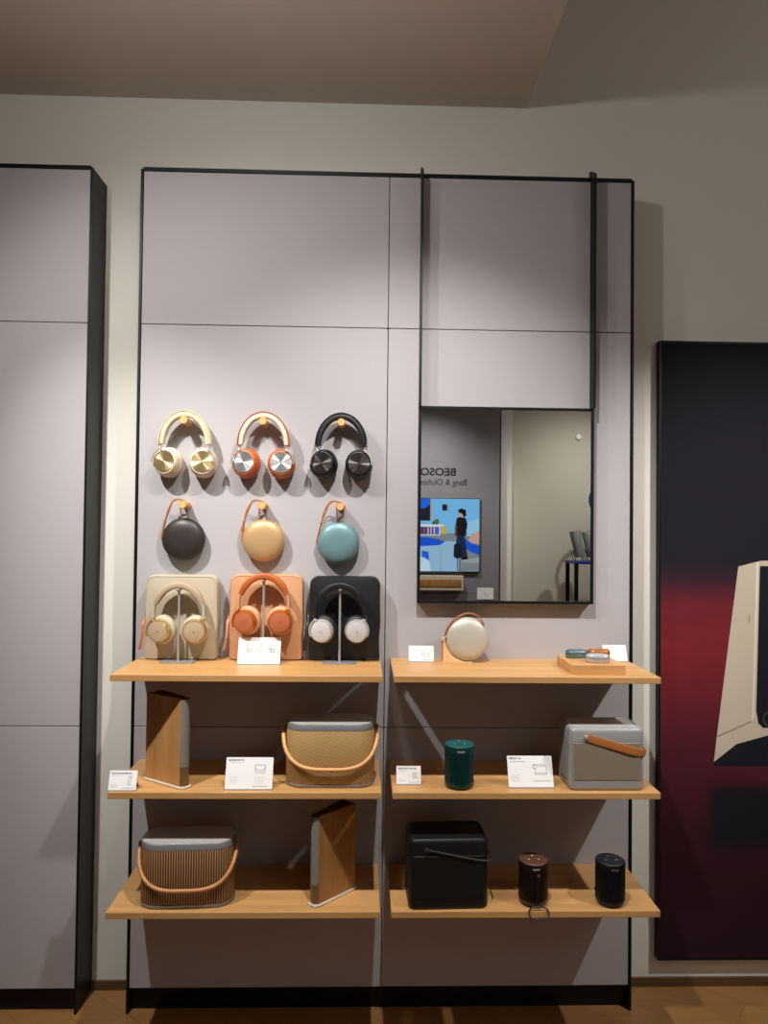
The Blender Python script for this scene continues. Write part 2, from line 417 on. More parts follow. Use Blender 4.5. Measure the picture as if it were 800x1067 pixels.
# ------------------------------------------------------------------ headphones hanging on the pegs
def ell(a, bz, z0, t0, t1, n, zb=None):
    pts = [(a*math.cos(rad(t0+(t1-t0)*i/n)), 0, z0+bz*math.sin(rad(t0+(t1-t0)*i/n))) for i in range(n+1)]
    return pts
def wall_headphones(i, label, shell, pad, cush, house, disc, metal):
    t = thing('headphones', label, 'headphones', (PX[i], -0.0415, PZ[0]+0.0140), 0, 'headphones hanging on pegs')
    # z = 0 : underside of headband at peg
    zc = -0.084
    out = [(0.0785,0,-0.086)]+ell(0.0785, 0.1, zc, 2, 178, 30)+[(-0.0785,0,-0.086)]
    inn = [(0.0690,0,-0.084)]+ell(0.0690, 0.0900, zc, 2, 178, 30)+[(-0.0690,0,-0.084)]
    b = BM(); tube(b, out, 0.0145, 0.0019, seg=16, square=True); link('headband', b, shell, t)
    b = BM(); tube(b, inn, 0.0140, 0.0082, seg=16, square=True, taper=lambda u: 0.8+0.2*min(1, 6*min(u, 1-u))); link('headband_cushion', b, pad, t)
    for s in (-1, 1):
        cxx, cz = s*0.0545, -0.139
        R = Matrix.Translation((cxx, 0.004, cz)) @ Matrix.Rotation(rad(-12 if s < 0 else 2), 4, 'Z') @ Matrix.Rotation(rad(-3), 4, 'X')
        b = BM(); lathe(b, [(0.018,-0.026), (0.036,-0.027), (0.041,-0.021), (0.042,-0.013), (0.040,-0.006), (0.036,-0.002), (0.02,-0.002)], 40, R @ YM, sy=1.12)
        cu = link('ear_cushion', b, cush, t)
        b = BM(); lathe(b, [(0.034,-0.004), (0.041,0.0), (0.0415,0.007), (0.038,0.016), (0.0355,0.020), (0.03,0.0215)], 40, R @ YM, sy=1.06)
        h = link('ear_cup', b, house, t)
        b = BM(); lathe(b, [(0.0325,0.0), (0.0325,0.0036), (0.0320,0.0041), (0.0,0.00411)], 48, YM)
        d = link('disc', b, disc, h); d.matrix_local = R @ Matrix.Translation((0, -0.0195, 0))
        # yoke arm
        arc = [(s*0.0745,0,-0.078), (s*0.0745,-0.004,-0.090), (s*0.071,-0.016,-0.0975)]
        for k in range(9):
            an = rad(64-8.5*k); arc.append((cxx+(0.001 if s < 0 else -0.001)+s*0.0395*math.cos(an), -0.020, cz+0.0430*math.sin(an)))
        b = BM(); tube(b, spline(arc, 3), 0.0032, 0.0026, seg=8); link('yoke_arm', b, metal, t)
        b = BM(); lathe(b, [(0.0052,0), (0.006,0.002), (0.006,0.012), (0.0052,0.014)], 16, Matrix.Translation((s*0.0745,0,-0.094)), sx=0.8); link('slider', b, metal, t)
    return t
wall_headphones(0, 'cream headphones with gold metal discs on the top left peg', 'creamb', 'creamb', 'cream', 'cream', 'disc_gold', 'chrome')
wall_headphones(1, 'orange and cream headphones with silver discs on the top middle peg', 'orange', 'cream', 'orange', 'orange', 'disc_silver', 'chrome')
wall_headphones(2, 'black headphones with shiny dark discs on the top right peg', 'blackl', 'blackl', 'blackl', 'blackpl', 'disc_black', 'chrome')

# ------------------------------------------------------------------ round speakers hanging on the pegs
def disc_body(t, grille, rub, R=Matrix.Identity(4), r=0.0655):
    k = r/0.0655
    b = BM(); lathe(b, [(r*math.cos(PI/2*q_/18)**0.62, 0.0235*k*math.sin(PI/2*q_/18)) for q_ in range(16)]+[(r*math.cos(PI/2*q_/180)**0.62, 0.0235*k*math.sin(PI/2*q_/180)) for q_ in range(160, 180, 2)]+[(0, 0.0235*k)], 64, R @ YM)
    g = link('grille', b, grille, t)
    b = BM(); lathe(b, [(a*k, z*k) for a, z in ((0,-0.022), (0.05,-0.022), (0.058,-0.018), (0.0645,-0.009), (0.0650,0.0))], 56, R @ YM)
    return link('rubber_base', b, rub, t)
def wall_disc(i, label, grille, rub, zc, dx=0.0, tails=False):
    x0 = PX[i]+dx
    t = thing('disc_speaker', label, 'speaker', (x0, -0.0245, zc), 0, 'round speakers hanging on pegs')
    disc_body(t, grille, rub)
    pz = PZ[1]-zc; px = PX[i]-x0
    b = BM()
    for s in (-1, 1):
        tube(b, spline([(px+s*0.0045+0.004*s, -0.004, 0.060), (px+s*0.011, -0.018, pz-0.01), (px+s*0.0125, -0.021, pz+0.002), (px+s*0.004, -0.021, pz+0.0138), (px, -0.021, pz+0.0140)], 5), 0.0019, seg=8)
    link('cord_loop', b, 'tanl', t)
    b = BM()
    for s in (-1, 1):
        tube(b, spline([(px-0.004, -0.027+s*0.003, pz+0.0138), (px-0.018, -0.022+s*0.003, pz+0.0175+0.001*s), (px-0.034, -0.018+s*0.003, pz+0.010+0.0025*s), (px-0.048-0.0028*s, -0.014+s*0.003, pz-0.018), (px-0.057, -0.010+s*0.002, pz-0.047), (-0.064+0.001*s, -0.006, 0.012), (-0.0655, -0.004, -0.004)], 6), 0.0022, seg=8)
    if tails:
        for s in (-1, 1): tube(b, [(px-0.058, -0.010, pz-0.052), (px-0.062-0.006*s, -0.008, pz-0.078)], 0.0014, seg=6)
    c = link('wrist_cord', b, 'tan', t)
    b = BM(); lathe(b, [(0.003,-0.004), (0.0042,-0.003), (0.0042,0.003), (0.003,0.004)], 14, Matrix.Translation((px-0.0575, -0.010, pz-0.049)), sy=1.3); link('cord_bead', b, 'tan', t)
    b = BM(); tube(b, [(px-0.008,-0.0255,pz+0.0152), (px-0.019,-0.0215,pz+0.0172)], 0.0052, 0.0028, seg=10); link('cord_clasp', b, 'alug' , t)
wall_disc(0, 'dark anthracite round speaker with tan cord on the lower left peg', 'anth', 'rubber', 1.4435, -0.004)
wall_disc(1, 'gold round speaker with tan cord on the lower middle peg', 'gold_g', 'rubber_t', 1.4432, 0.002, True)
wall_disc(2, 'pale blue round speaker with tan cord on the lower right peg', 'blue_g', 'rubber_b', 1.4375, -0.006)

# ------------------------------------------------------------------ leather cases on the shelf
def case(x0, x1, ztop, label, mat, pip, zipm):
    wd = x1-x0; h = ztop-Z1
    t = thing('leather_case', label, 'bag', ((x0+x1)/2, -0.030, Z1), 0, 'leather cases behind the headphone stands')
    # front outline: bottom corners tight, top corners round, slightly waisted on the right
    out = []
    def corner(cx, cz, r, a0, n=8):
        for i in range(n+1):
            a = rad(a0+90*i/n); out.append((cx+r*math.cos(a), cz+r*math.sin(a)))
    corner(wd/2-0.008, 0.008+0.0, 0.008, 270); out.append((wd/2-0.002, h*0.25)); out.append((wd/2+0.002, h*0.45)); out.append((wd/2, h*0.7))
    corner(wd/2-0.026, h-0.026, 0.026, 0); corner(-wd/2+0.026, h-0.026, 0.026, 90); out.append((-wd/2, h*0.6)); out.append((-wd/2-0.001, h*0.3))
    corner(-wd/2+0.008, 0.008, 0.008, 180)
    cz = h*0.5
    rings = []
    for k, y in ((0.93,-0.0255), (0.975,-0.0235), (0.996,-0.017), (1.0,-0.008), (1.0,0.008), (0.996,0.017), (0.96,0.0245)):
        rings.append([(x*k, y, max(0.0, cz+(z-cz)*k) if k == 1.0 else cz+(z-cz)*k) for x, z in out])
    b = BM(); loft(b, rings); link('case_body', b, mat, t)
    b = BM(); tube(b, [(x*0.965, -0.0243, cz+(z-cz)*0.965) for x, z in out], 0.0016, seg=8, closed=True); link('piping', b, pip, t)
    b = BM(); box(b, 0.018, 0.0205, -0.0264, -0.0253, 0.02, h*0.70); link('front_seam', b, pip, t, False)
    b = BM(); tube(b, [(-wd/2-0.0005, 0.0, h*0.16), (-wd/2-0.0015, 0.0, h*0.30), (-wd/2-0.0008, 0, h*0.60), (-wd/2, 0.0, h*0.86)], 0.004, 0.0012, seg=8); z_ = link('zip', b, zipm, t)
    b = BM(); tube(b, spline([(-wd/2-0.003,-0.006,h*0.50), (-wd/2-0.005,-0.024,h*0.42), (-wd/2-0.0055,-0.030,h*0.30), (-wd/2-0.009,-0.031,h*0.20), (-wd/2-0.013,-0.031,h*0.12)], 5), 0.0040, 0.0016, seg=8, side=Vector((1,0.3,0))); p = link('zip_pull', b, zipm, t)
    b = BM(); lathe(b, [(0.002,-0.005), (0.0035,-0.004), (0.0035,0.004), (0.002,0.005)], 12, Matrix.Translation((-wd/2-0.0035,-0.004,h*0.51))); link('zip_slider', b, 'alug', p)
case(0.052, 0.2685, 1.336, 'sand coloured leather case standing at the left end of the upper shelf', 'sand', 'sand', 'orange')
case(0.3035, 0.5245, 1.340, 'peach coloured leather case standing in the middle of the upper shelf', 'peach', 'peach', 'tanl')
case(0.5440, 0.7580, 1.336, 'black leather case standing at the right end of the upper shelf', 'blackl', 'blackp', 'blackp')

# ------------------------------------------------------------------ headphone stands + headphones
def stand(x, ztop, wbase, label):
    t = thing('headphone_stand', label, 'stand', (x, -0.094, Z1), 0, 'grey headphone stands')
    b = BM(); prism(b, wbase, 0.044, 0.003, rounded(0.0, 0.004, 0.001), 3); o = link('base_plate', b, 'alug', t)
    h = ztop-Z1
    b = BM(); tube(b, [(0,0,0.003), (0,0,h-0.004)], 0.0036, seg=14); link('pole', b, 'alu', t)
    b = BM(); tube(b, spline([(0,-0.02,h+0.003), (0,-0.016,h-0.002), (0,0,h-0.003), (0,0.016,h-0.002), (0,0.02,h+0.003)], 4), 0.004, 0.0022, side=Vector((1,0,0)), seg=10); link('saddle', b, 'alu', t)
    return t
def stand_headphones(x, ztop, label, pad, band, cush, ring, disc, metal):
    # z = 0 at the saddle under the headband
    t = thing('headphones', label, 'headphones', (x, -0.094, ztop), 0, 'headphones on stands')
    a = 0.0715; zc = -0.070
    b = BM(); tube(b, ell(a, 0.0835, zc, 20, 160, 30), 0.0155, 0.0098, seg=18, square=True, taper=lambda u: 0.72+0.28*min(1, 7*min(u, 1-u))); link('headband_cushion', b, pad, t)
    b = BM(); tube(b, [(0.0765,0,-0.084)]+ell(0.074, 0.0865, zc, -6, 186, 40)+[(-0.0765,0,-0.084)], 0.0105, 0.0042, seg=14, square=True); link('headband', b, band, t)
    for s in (-1, 1):
        cx, cz = s*0.0495, -0.119
        R = Matrix.Translation((cx, -0.003, cz)) @ Matrix.Rotation(rad(-15 if s < 0 else 4), 4, 'Z') @ Matrix.Rotation(rad(4), 4, 'X')
        b = BM(); lathe(b, [(0.014,-0.025), (0.033,-0.026), (0.039,-0.020), (0.0405,-0.010), (0.039,-0.003), (0.033,0.002)], 40, R @ YM, sy=1.08); link('ear_cushion', b, cush, t)
        b = BM(); lathe(b, [(0.030,-0.002), (0.035,0.004), (0.0355,0.012), (0.0335,0.019), (0.0315,0.022), (0.0295,0.0222)], 40, R @ YM); h = link('ear_cup', b, ring, t)
        b = BM(); lathe(b, [(0.0298,0.0), (0.0298,0.0015), (0.028,0.0022), (0.0,0.0018)], 44, YM); d = link('disc', b, disc, h); d.matrix_local = R @ Matrix.Translation((0,-0.0215,0))
        b = BM(); lathe(b, [(0.0022,0), (0.0024,0.0006), (0.0,0.0006)], 14, YM); e = link('logo_dot', b, metal, h); e.matrix_local = R @ Matrix.Translation((0,-0.0234,0))
        arc = [(s*0.0762,0,-0.078), (s*0.0752,-0.006,-0.088)]
        for k in range(8):
            an = rad(58-12*k); arc.append((cx-0.002+s*0.0375*math.cos(an), -0.0165, cz+0.0385*math.sin(an)))
        b = BM(); tube(b, spline(arc, 3), 0.0040, 0.0028, seg=10); link('yoke_arm', b, metal, t)
    return t
TOPS = (1.2955, 1.3245, 1.2990); SX = (0.1625, 0.4115, 0.6375)
stand(SX[0], TOPS[0], 0.100, 'slim grey stand in front of the sand leather case')
stand(SX[1], TOPS[1], 0.080, 'taller slim grey stand behind the white card with headphone pictures')
stand(SX[2], TOPS[2], 0.098, 'slim grey stand in front of the black leather case')
stand_headphones(SX[0], TOPS[0], 'sand beige headphones on a stand before the sand case', 'sandf', 'sand', 'sand', 'goldm', 'sandf', 'goldm')
stand_headphones(SX[1], TOPS[1], 'burnt orange headphones on a stand before the peach case', 'orange', 'peach', 'peach', 'amber', 'orangef', 'amber')
stand_headphones(SX[2], TOPS[2], 'black headphones with silver ear discs on a stand before the black case', 'blackl', 'blackl', 'blackl', 'chrome', 'silverf', 'chrome')

# ------------------------------------------------------------------ price cards
def strokes(bm, segs, wd, y, mi):
    for (x0, z0), (x1, z1) in segs:
        dx, dz = x1-x0, z1-z0; L = math.hypot(dx, dz) or 1; nx, nz_ = -dz/L*wd/2, dx/L*wd/2; ex, ez = dx/L*wd/2, dz/L*wd/2
        poly(bm, [(x0-ex+nx,y,z0-ez+nz_), (x0-ex-nx,y,z0-ez-nz_), (x1+ex-nx,y,z1+ez-nz_), (x1+ex+nx,y,z1+ez+nz_)], mi)
def path(pts, closed=False):
    return list(zip(pts, pts[1:]+([pts[0]] if closed else [])))[:None if closed else len(pts)-1]
def arcp(cx, cz, rx, rz, a0, a1, n=10): return [(cx+rx*math.cos(rad(a0+(a1-a0)*i/n)), cz+rz*math.sin(rad(a0+(a1-a0)*i/n))) for i in range(n+1)]
def card(xa, xb, yb, z, L, tilt, label, draw, title=None, rotz=0):
    wd = xb-xa
    t = thing('price_card', label, 'sign', ((xa+xb)/2, yb, z), rotz, 'white price cards on the shelves')
    R = Matrix.Rotation(-rad(tilt), 4, 'X')
    b = BM(); box(b, -wd/2, wd/2, 0, 0.0022, 0.0025, L, 0, R); link('card_face', b, 'white', t, False)
    b = BM(); box(b, -wd/2, wd/2, 0.0023, 0.0042, 0.0, L*0.985, 0, R); box(b, -wd/2, wd/2, -0.004, 0.004, 0, 0.0022)
    sx = wd*0.5-0.010; yt = math.sin(rad(tilt))*L*0.55+0.005; zt = math.cos(rad(tilt))*L*0.55
    poly(b, [(sx,yt,zt), (sx+0.008,yt,zt), (sx+0.008,yt+0.02,0.0005), (sx,yt+0.02,0.0005)]); poly(b, [(sx,yt+0.001,zt-0.002), (sx,yt+0.0215,0.0), (sx+0.008,yt+0.0215,0.0), (sx+0.008,yt+0.001,zt-0.002)])
    link('card_holder', b, 'acry', t, False)
    b = BM(); draw(b, wd, L)
    for v in b.verts: v.co = R @ v.co
    link('printed_marks', b, ['ink', 'inkd', 'inkl', 'inkp', 'inky'], t, False)
    if title:
        tx, size, px, pz = title
        tb = text_bm(tx, size, 0.00012)
        for v in tb.verts: v.co = R @ Vector((v.co.x-wd/2+px, -0.0003-v.co.z*0.1, v.co.y+pz))
        link('printed_title', tb, 'inkd', t, False)
    return t
Y0 = -0.0004
def lines(b, xs, mi=2, wd=0.0008):
    for x0, x1, z in xs: strokes(b, [((x0, z), (x1, z))], wd, Y0, mi)
def hp_icon(b, cx, cz, s, mi):
    strokes(b, path(arcp(cx, cz, 0.5*s, 0.85*s, 20, 190, 12)), 0.0016, Y0, mi)
    strokes(b, path(arcp(cx+0.25*s, cz-0.45*s, 0.42*s, 0.42*s, 0, 330, 12)), 0.0022, Y0, mi)
    strokes(b, path(arcp(cx-0.45*s, cz-0.35*s, 0.25*s, 0.35*s, 0, 330, 10)), 0.0014, Y0, mi)
def draw_hp(b, wd, L):
    hp_icon(b, -0.030, 0.047, 0.0125, 3); hp_icon(b, 0.001, 0.047, 0.0125, 4); hp_icon(b, 0.036, 0.047, 0.0135, 0)
    lines(b, [(-0.012,0.012,0.027), (0.028,0.044,0.027)]); lines(b, [(0.012,0.050,0.014)], 0, 0.0010)
def draw_basket(b, wd, L):
    strokes(b, path([(0.016,L-0.020), (0.042,L-0.020), (0.044,L-0.026), (0.042,L-0.040), (0.018,L-0.040), (0.015,L-0.026)], True), 0.0011, Y0, 0)
    strokes(b, path(arcp(0.0295, L-0.024, 0.0145, 0.011, 180, 360)), 0.0011, Y0, 0)
    lines(b, [(-0.052,-0.022,L-0.014)], 2)
    for k in range(4): lines(b, [(-0.052,-0.030-0.002*(k%2),L-0.052-0.005*k), (0.016,0.042-0.003*(k%2),L-0.052-0.005*k)], 2)
    lines(b, [(0.010,0.050,0.009)], 0, 0.0010)
def draw_box(b, wd, L):
    strokes(b, path([(0.012,L-0.024), (0.044,L-0.024), (0.046,L-0.050), (0.014,L-0.050)], True), 0.0011, Y0, 0)
    strokes(b, path(arcp(0.0135, L-0.029, 0.007, 0.0055, 0, 330)), 0.0011, Y0, 0); strokes(b, [((0.024,L-0.028), (0.042,L-0.028)), ((0.015,L-0.046), (0.045,L-0.046))], 0.0009, Y0, 0)
    lines(b, [(-0.055,-0.012,L-0.016)], 0, 0.0010)
    for k in range(4): lines(b, [(-0.053,-0.030-0.003*(k%2),L-0.052-0.005*k)], 2)
    lines(b, [(0.008,0.056,0.018)], 0, 0.0012)
def draw_small(kind):
    def f(b, wd, L):
        if kind == 'ring': strokes(b, path(arcp(0.014, L*0.45, 0.008, 0.0075, 0, 360)), 0.0011, Y0, 0); strokes(b, path(arcp(0.008, L*0.47, 0.006, 0.009, 90, 200)), 0.0011, Y0, 0)
        elif kind == 'book': strokes(b, path([(0.016,L*0.70), (0.022,L*0.70), (0.020,L*0.30), (0.014,L*0.30)], True), 0.0022, Y0, 2)
        elif kind == 'cyl': strokes(b, path([(0.012,L*0.62), (0.022,L*0.62), (0.022,L*0.36), (0.012,L*0.36)], True), 0.0016, Y0, 2); lines(b, [(0.012,0.022,L*(0.36+0.052*k)) for k in range(6)])
        else: strokes(b, path(arcp(0.002, L*0.42, 0.0045, 0.007, 0, 360)), 0.0014, Y0, 2); strokes(b, path(arcp(0.016, L*0.42, 0.0045, 0.007, 0, 360)), 0.0014, Y0, 2)
        lines(b, [(-wd*0.44,-wd*0.05,L-0.0135), (-wd*0.44,-wd*0.15,0.010), (-wd*0.44,-wd*0.2,0.014)]); lines(b, [(0.0,wd*0.44,0.007)], 0, 0.0010)
    return f
card(0.3410, 0.4650, -0.1245, Z1, 0.080, 20, 'white card with three small headphone pictures before the peach case', draw_hp)
card(0.8455, 0.9210, -0.071, Z1, 0.049, 16, 'small white card left of the round white speaker under the mirror', draw_small('ring'))
card(1.4480, 1.5200, -0.045, Z1, 0.053, 26, 'small white card leaning behind the wooden block of charging cases', draw_small('buds'))
card(0.0230, 0.0975, -0.2655, Z2, 0.052, 22, 'small white card at the left end of the middle left shelf', draw_small('book'), ('BEOSOUND EMERGE', 0.0058, 0.005, 0.0425))
card(0.3345, 0.4635, -0.257, Z2, 0.084, 20, 'large white card between the wooden upright speaker and the woven one', draw_basket, ('BEOSOUND A5', 0.0062, 0.006, 0.0745))
card(0.8050, 0.8735, -0.2175, Z2, 0.050, 17, 'small white card left of the green cylinder speaker', draw_small('cyl'), ('BEOSOUND EXPLORE', 0.0052, 0.005, 0.0415))
card(1.1160, 1.2420, -0.2405, Z2, 0.085, 22, 'large white card between the green cylinder and the grey box speaker', draw_box, ('BEOLIT 20', 0.0072, 0.006, 0.0755))

# ------------------------------------------------------------------ round white speaker on its wooden wedge
t = thing('speaker_wedge', 'pale wooden wedge propping up the round white speaker', 'stand', (0.990, -0.070, Z1))
wp = [(-0.0445,0), (-0.0445,0.072), (-0.039,0.072)]
cxx, czz, rr = 0.0305, 0.0715, 0.0668
for a in range(188, 263, 6): wp.append((cxx+rr*math.cos(rad(a)), czz+rr*math.sin(rad(a))))
wp += [(0.024,0.0035), (0.046,0.0035), (0.046,0)]
b = BM(); loft(b, [[(x,-0.012,z) for x, z in wp], [(x,0.026,z) for x, z in wp]]); link('wedge_block', b, 'wedge', t, True, 0.001)
t = thing('disc_speaker', 'round off-white speaker with tan leather handle standing on a wooden wedge', 'speaker', (1.0205, -0.070, Z1+0.0715))
disc_body(t, 'grey_g', 'rubber_g', Matrix.Rotation(rad(-2), 4, 'X'), 0.0660)
st = [(-0.071,-0.004,-0.006), (-0.064,-0.004,0.024), (-0.046,-0.004,0.052), (-0.022,-0.004,0.070), (0.006,-0.004,0.0765), (0.030,-0.004,0.070), (0.046,-0.008,0.052), (0.050,-0.010,0.042)]
b = BM(); tube(b, spline(st, 6), 0.0060, 0.0016, seg=12, square=True); link('leather_handle', b, 'tan', t)
b = BM(); tube(b, [(-0.0745,-0.008,-0.010), (-0.0745,-0.008,-0.062)], 0.005, 0.0014, seg=10, square=True); tube(b, [(-0.078,-0.006,-0.006), (-0.068,-0.006,-0.009)], 0.007, 0.0045, seg=10); link('strap_end', b, 'tan', t)
b = BM(); tube(b, [(-0.0715,-0.006,-0.002), (-0.065,-0.006,0.009)], 0.0068, 0.0032, seg=10, square=True); link('metal_clip', b, 'chrome', t)

# ------------------------------------------------------------------ wooden block with charging cases
b = BM(); box(b, -0.0755, 0.0755, -0.080, 0.080, 0, 0.027)
o = link('display_block', b, 'oak', None, True, 0.0012, (1.365, -0.165, Z1)); tag(o, 'low oak block on the upper right shelf carrying three small cases', 'block')
def bud(x, y, rz, label, mat):
    t = thing('earbud_case', label, 'case', (x, y, Z1+0.027), rz, 'metal charging cases on the oak block')
    b = BM(); prism(b, 0.066, 0.040, 0.0185, [(0.004,0), (0.001,0.0015), (0,0.004), (0,0.0125)], 10); link('case_bottom', b, mat, t)
    b = BM(); prism(b, 0.066, 0.040, 0.0185, [(0.0004,0.0130), (0,0.0134), (0,0.018), (0.001,0.0205), (0.004,0.0228), (0.008,0.0236)], 10); link('case_lid', b, mat, t)
    b = BM(); prism(b, 0.0645, 0.0385, 0.018, [(0,0.0122), (0,0.0133)], 10); link('seam', b, 'blackpl', t)
    b = BM(); box(b, -0.006, 0.006, -0.0206, -0.0196, 0.0095, 0.0112); link('status_light', b, 'alu', t, False)
bud(1.337, -0.128, rad(6), 'blue grey charging case at the back left of the oak block', 'bluec')
bud(1.3755, -0.200, rad(-4), 'silver charging case at the front of the oak block', 'silverc')
bud(1.405, -0.118, rad(-2), 'copper charging case at the back right of the oak block', 'copperc')

# ------------------------------------------------------------------ upright wooden book-like speakers
def book_speaker(loc, rz, label, wm):
    t = thing('book_speaker', label, 'speaker', loc, rz, 'upright wooden book-like speakers')
    # front spine at local y=0 facing -y, body runs back to y=0.150
    H = 0.243; w0, w1, dp = 0.031, 0.056, 0.148
    plan = [(w0/2*math.cos(rad(a)), 0.012+0.012*math.sin(rad(a))) for a in range(180, 361, 15)]
    pl = plan+[(w1/2,dp-0.008), (w1/2-0.006,dp), (-w1/2+0.006,dp), (-w1/2,dp-0.008)]
    def grow(k): return [(x+k*(1 if x > 0 else -1)*(1 if abs(x) > 0.003 else 0), y+(k if y > 0.07 else -k if y < 0.005 else 0)) for x, y in pl]
    b = BM(); loft(b, [[(x,y,z) for x, y in grow(k)] for k, z in ((0.004,0), (0.0055,0.0015), (0.0055,0.0045), (0.0035,0.006))]); link('base_plate', b, 'platew', t)
    inner = [(x*0.86, y*0.97+0.002) for x, y in pl]
    b = BM(); loft(b, [[(x,y,z) for x, y in inner] for z in (0.006, H-0.003)]); link('core', b, 'topd', t)
    b = BM(); loft(b, [[(x*0.97,y,z) for x, y in [p for p in plan]]+[(w0/2*0.9,0.02,z), (-w0/2*0.9,0.02,z)] for z in (0.058, H-0.002)], uvs=[[(i*0.0035, z) for i in range(len(plan)+2)] for z in (0.058, H-0.002)]); link('spine_fabric', b, 'fabric_g', t)
    b = BM(); loft(b, [[(x*0.97,y,z) for x, y in plan]+[(w0/2*0.9,0.02,z), (-w0/2*0.9,0.02,z)] for z in (0.008, 0.0575)]); link('brass_spine_foot', b, 'brass', t)
    for s in (-1, 1):
        b = BM(); th = 0.005
        q = [(s*w0/2, 0.010), (s*w1/2, dp), (s*(w1/2-th), dp), (s*(w0/2-th), 0.010)]
        loft(b, [[(x,y,z) for x, y in q] for z in (0.0065, H)]); link('wood_panel', b, wm, t, False, 0.0008)
    b = BM(); loft(b, [[(x*0.9,y*0.98+0.001,z) for x, y in pl] for z in (H-0.002, H-0.0005)]); link('top_vent', b, 'topd', t)
    b = BM(); box(b, -w1/2+0.005, w1/2-0.005, dp-0.004, dp+0.0005, 0.0065, H); link('wood_back', b, wm, t, False, 0.0008)
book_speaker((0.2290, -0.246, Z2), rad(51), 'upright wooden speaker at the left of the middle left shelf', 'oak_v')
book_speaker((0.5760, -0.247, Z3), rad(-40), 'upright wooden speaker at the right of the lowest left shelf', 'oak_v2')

# ------------------------------------------------------------------ basket speakers with bent handle
def basket(loc, rz, label, side, handle, topm, wd=0.250, dp=0.122, h=0.176):
    t = thing('basket_speaker', label, 'speaker', loc, rz, 'basket-like speakers with bent wood handles')
    r = 0.052
    b = BM(); prism(b, wd, dp, r, [(0.006,0), (0.002,0.0015), (0.0005,0.004), (0.0005,0.0095), (0.0015,0.010)], 12); link('base_rim', b, 'alug', t)
    b = BM(); prism(b, wd, dp, r, [(0.0025,0.010), (0.0012,0.012), (0.0010,0.1535), (0.0022,0.1555)], 14, uv=True); link('cover', b, side, t)
    b = BM(); prism(b, wd, dp, r, [(0.002,0.1555), (0.0012,0.1562), (0.0012,0.1725), (0.0020,0.1740), (0.0035,0.1746)], 12); link('top_band', b, topm, t)
    b = BM(); prism(b, wd-0.008, dp-0.008, r-0.004, [(0,0.1740), (0.0004,0.1750), (0.0012,0.1752)], 12); link('control_plate', b, 'plate', t)
    b = BM()
    hp = []
    for i in range(41):
        a = PI*i/40; c = math.cos(a); s_ = math.sin(a)
        e = 0.62
        X = 0.1325*math.copysign(abs(c)**e, c); dn = abs(s_)**0.9
        hp.append((X, -0.0755*dn**0.8, 0.150-0.095*dn))
    hp = [(hp[0][0],0,0.160)]+hp+[(hp[-1][0],0,0.160)]
    tube(b, hp, 0.0056, 0.0056, seg=14); link('bent_handle', b, handle, t)
    for s in (-1, 1):
        b = BM(); lathe(b, [(0.0055,0), (0.006,0.001), (0.006,0.012)], 16, Matrix.Translation((s*0.1235,0,0.154)) @ Matrix.Rotation(s*PI/2, 4, 'Y')); link('handle_pivot', b, 'brass', t)
basket((0.6190, -0.186, Z2), rad(0), 'straw woven speaker with pale bent handle on the middle shelf', 'wovn', 'bentwood', 'alug')
basket((0.2290, -0.200, Z3), rad(3), 'dark slatted wooden speaker with bent handle on the lowest shelf', 'slats', 'bentwood2', 'alug', 0.256)

# ------------------------------------------------------------------ box speakers with a strap
def box_speaker(loc, rz, wd, dp, h, label, body, grille, strapm, strap_r, rivet, r=0.016, cap=0.040, foot=0.028, drop=1.0, out=0.0, plate='plate'):
    t = thing('box_speaker', label, 'speaker', loc, rz, 'box speakers with a leather strap')
    b = BM(); prism(b, wd, dp, r, [(0.008,0), (0.003,0.0012), (0.0008,0.004), (0.0,0.009), (0,foot)], 8); link('bottom_cap', b, body, t)
    b = BM(); prism(b, wd, dp, r, [(0.0008,foot), (0,foot+0.0008), (0,h-cap-0.0008), (0.0008,h-cap)], 8); link('shell', b, body, t)
    b = BM(); prism(b, wd, dp, r, [(0.0008,h-cap), (0,h-cap+0.0008), (0,h-0.012), (0.0015,h-0.005), (0.005,h-0.001), (0.008,h), (0.0105,h), (0.012,h-0.0018), (0.014,h-0.002)], 8); link('top_cap', b, body, t)
    b = BM(); prism(b, wd-0.026, dp-0.026, max(r-0.010,0.004), [(0,h-0.0021), (0,h-0.0012), (0.0005,h-0.0010)], 8); link('top_plate', b, plate, t)
    b = BM(); gw = wd-2*r+0.008; box(b, -gw/2, gw/2, -dp/2-0.0012, -dp/2+0.004, foot+0.001, h-cap-0.001); g = link('grille', b, grille, t, True, 0.0008)
    zr = h-cap*0.62
    for s in (-1, 1):
        pts = [(-wd*0.29, s*(dp/2+0.0022), zr), (wd*0.05, s*(dp/2+0.003), zr-0.020*drop), (wd*0.34, s*(dp/2+0.0035), zr-0.037*drop), (wd/2-0.004, s*(dp/2-0.0005), zr-0.043*drop)]
        if s == -1: front = pts
        else: back = pts
    full = front+[(wd/2+0.0035+out, -dp/2+0.010, zr-0.0445*drop), (wd/2+0.0055+out, 0, zr-0.045*drop), (wd/2+0.0035+out, dp/2-0.010, zr-0.0445*drop)]+back[::-1]
    b = BM(); tube(b, spline(full, 6), strap_r[0], strap_r[1], side=Vector((0.25,0,1)), seg=14, square=strap_r[0] > 0.005)
    sp = link('leather_strap', b, strapm, t)
    for s in (-1, 1):
        b = BM(); lathe(b, [(0.0062,0), (0.0062,0.0055), (0.005,0.0065), (0,0.0065)], 20, Matrix.Translation((-wd*0.285, s*dp/2, zr)) @ Matrix.Rotation(-s*PI/2, 4, 'X')); link('rivet', b, rivet, t)
    b = BM(); box(b, -wd/2-0.0004, -wd/2+0.002, -dp*0.2, dp*0.2, foot*0.6, foot*0.6+0.004); link('port_slot', b, 'blackpl', t, False)
    return t
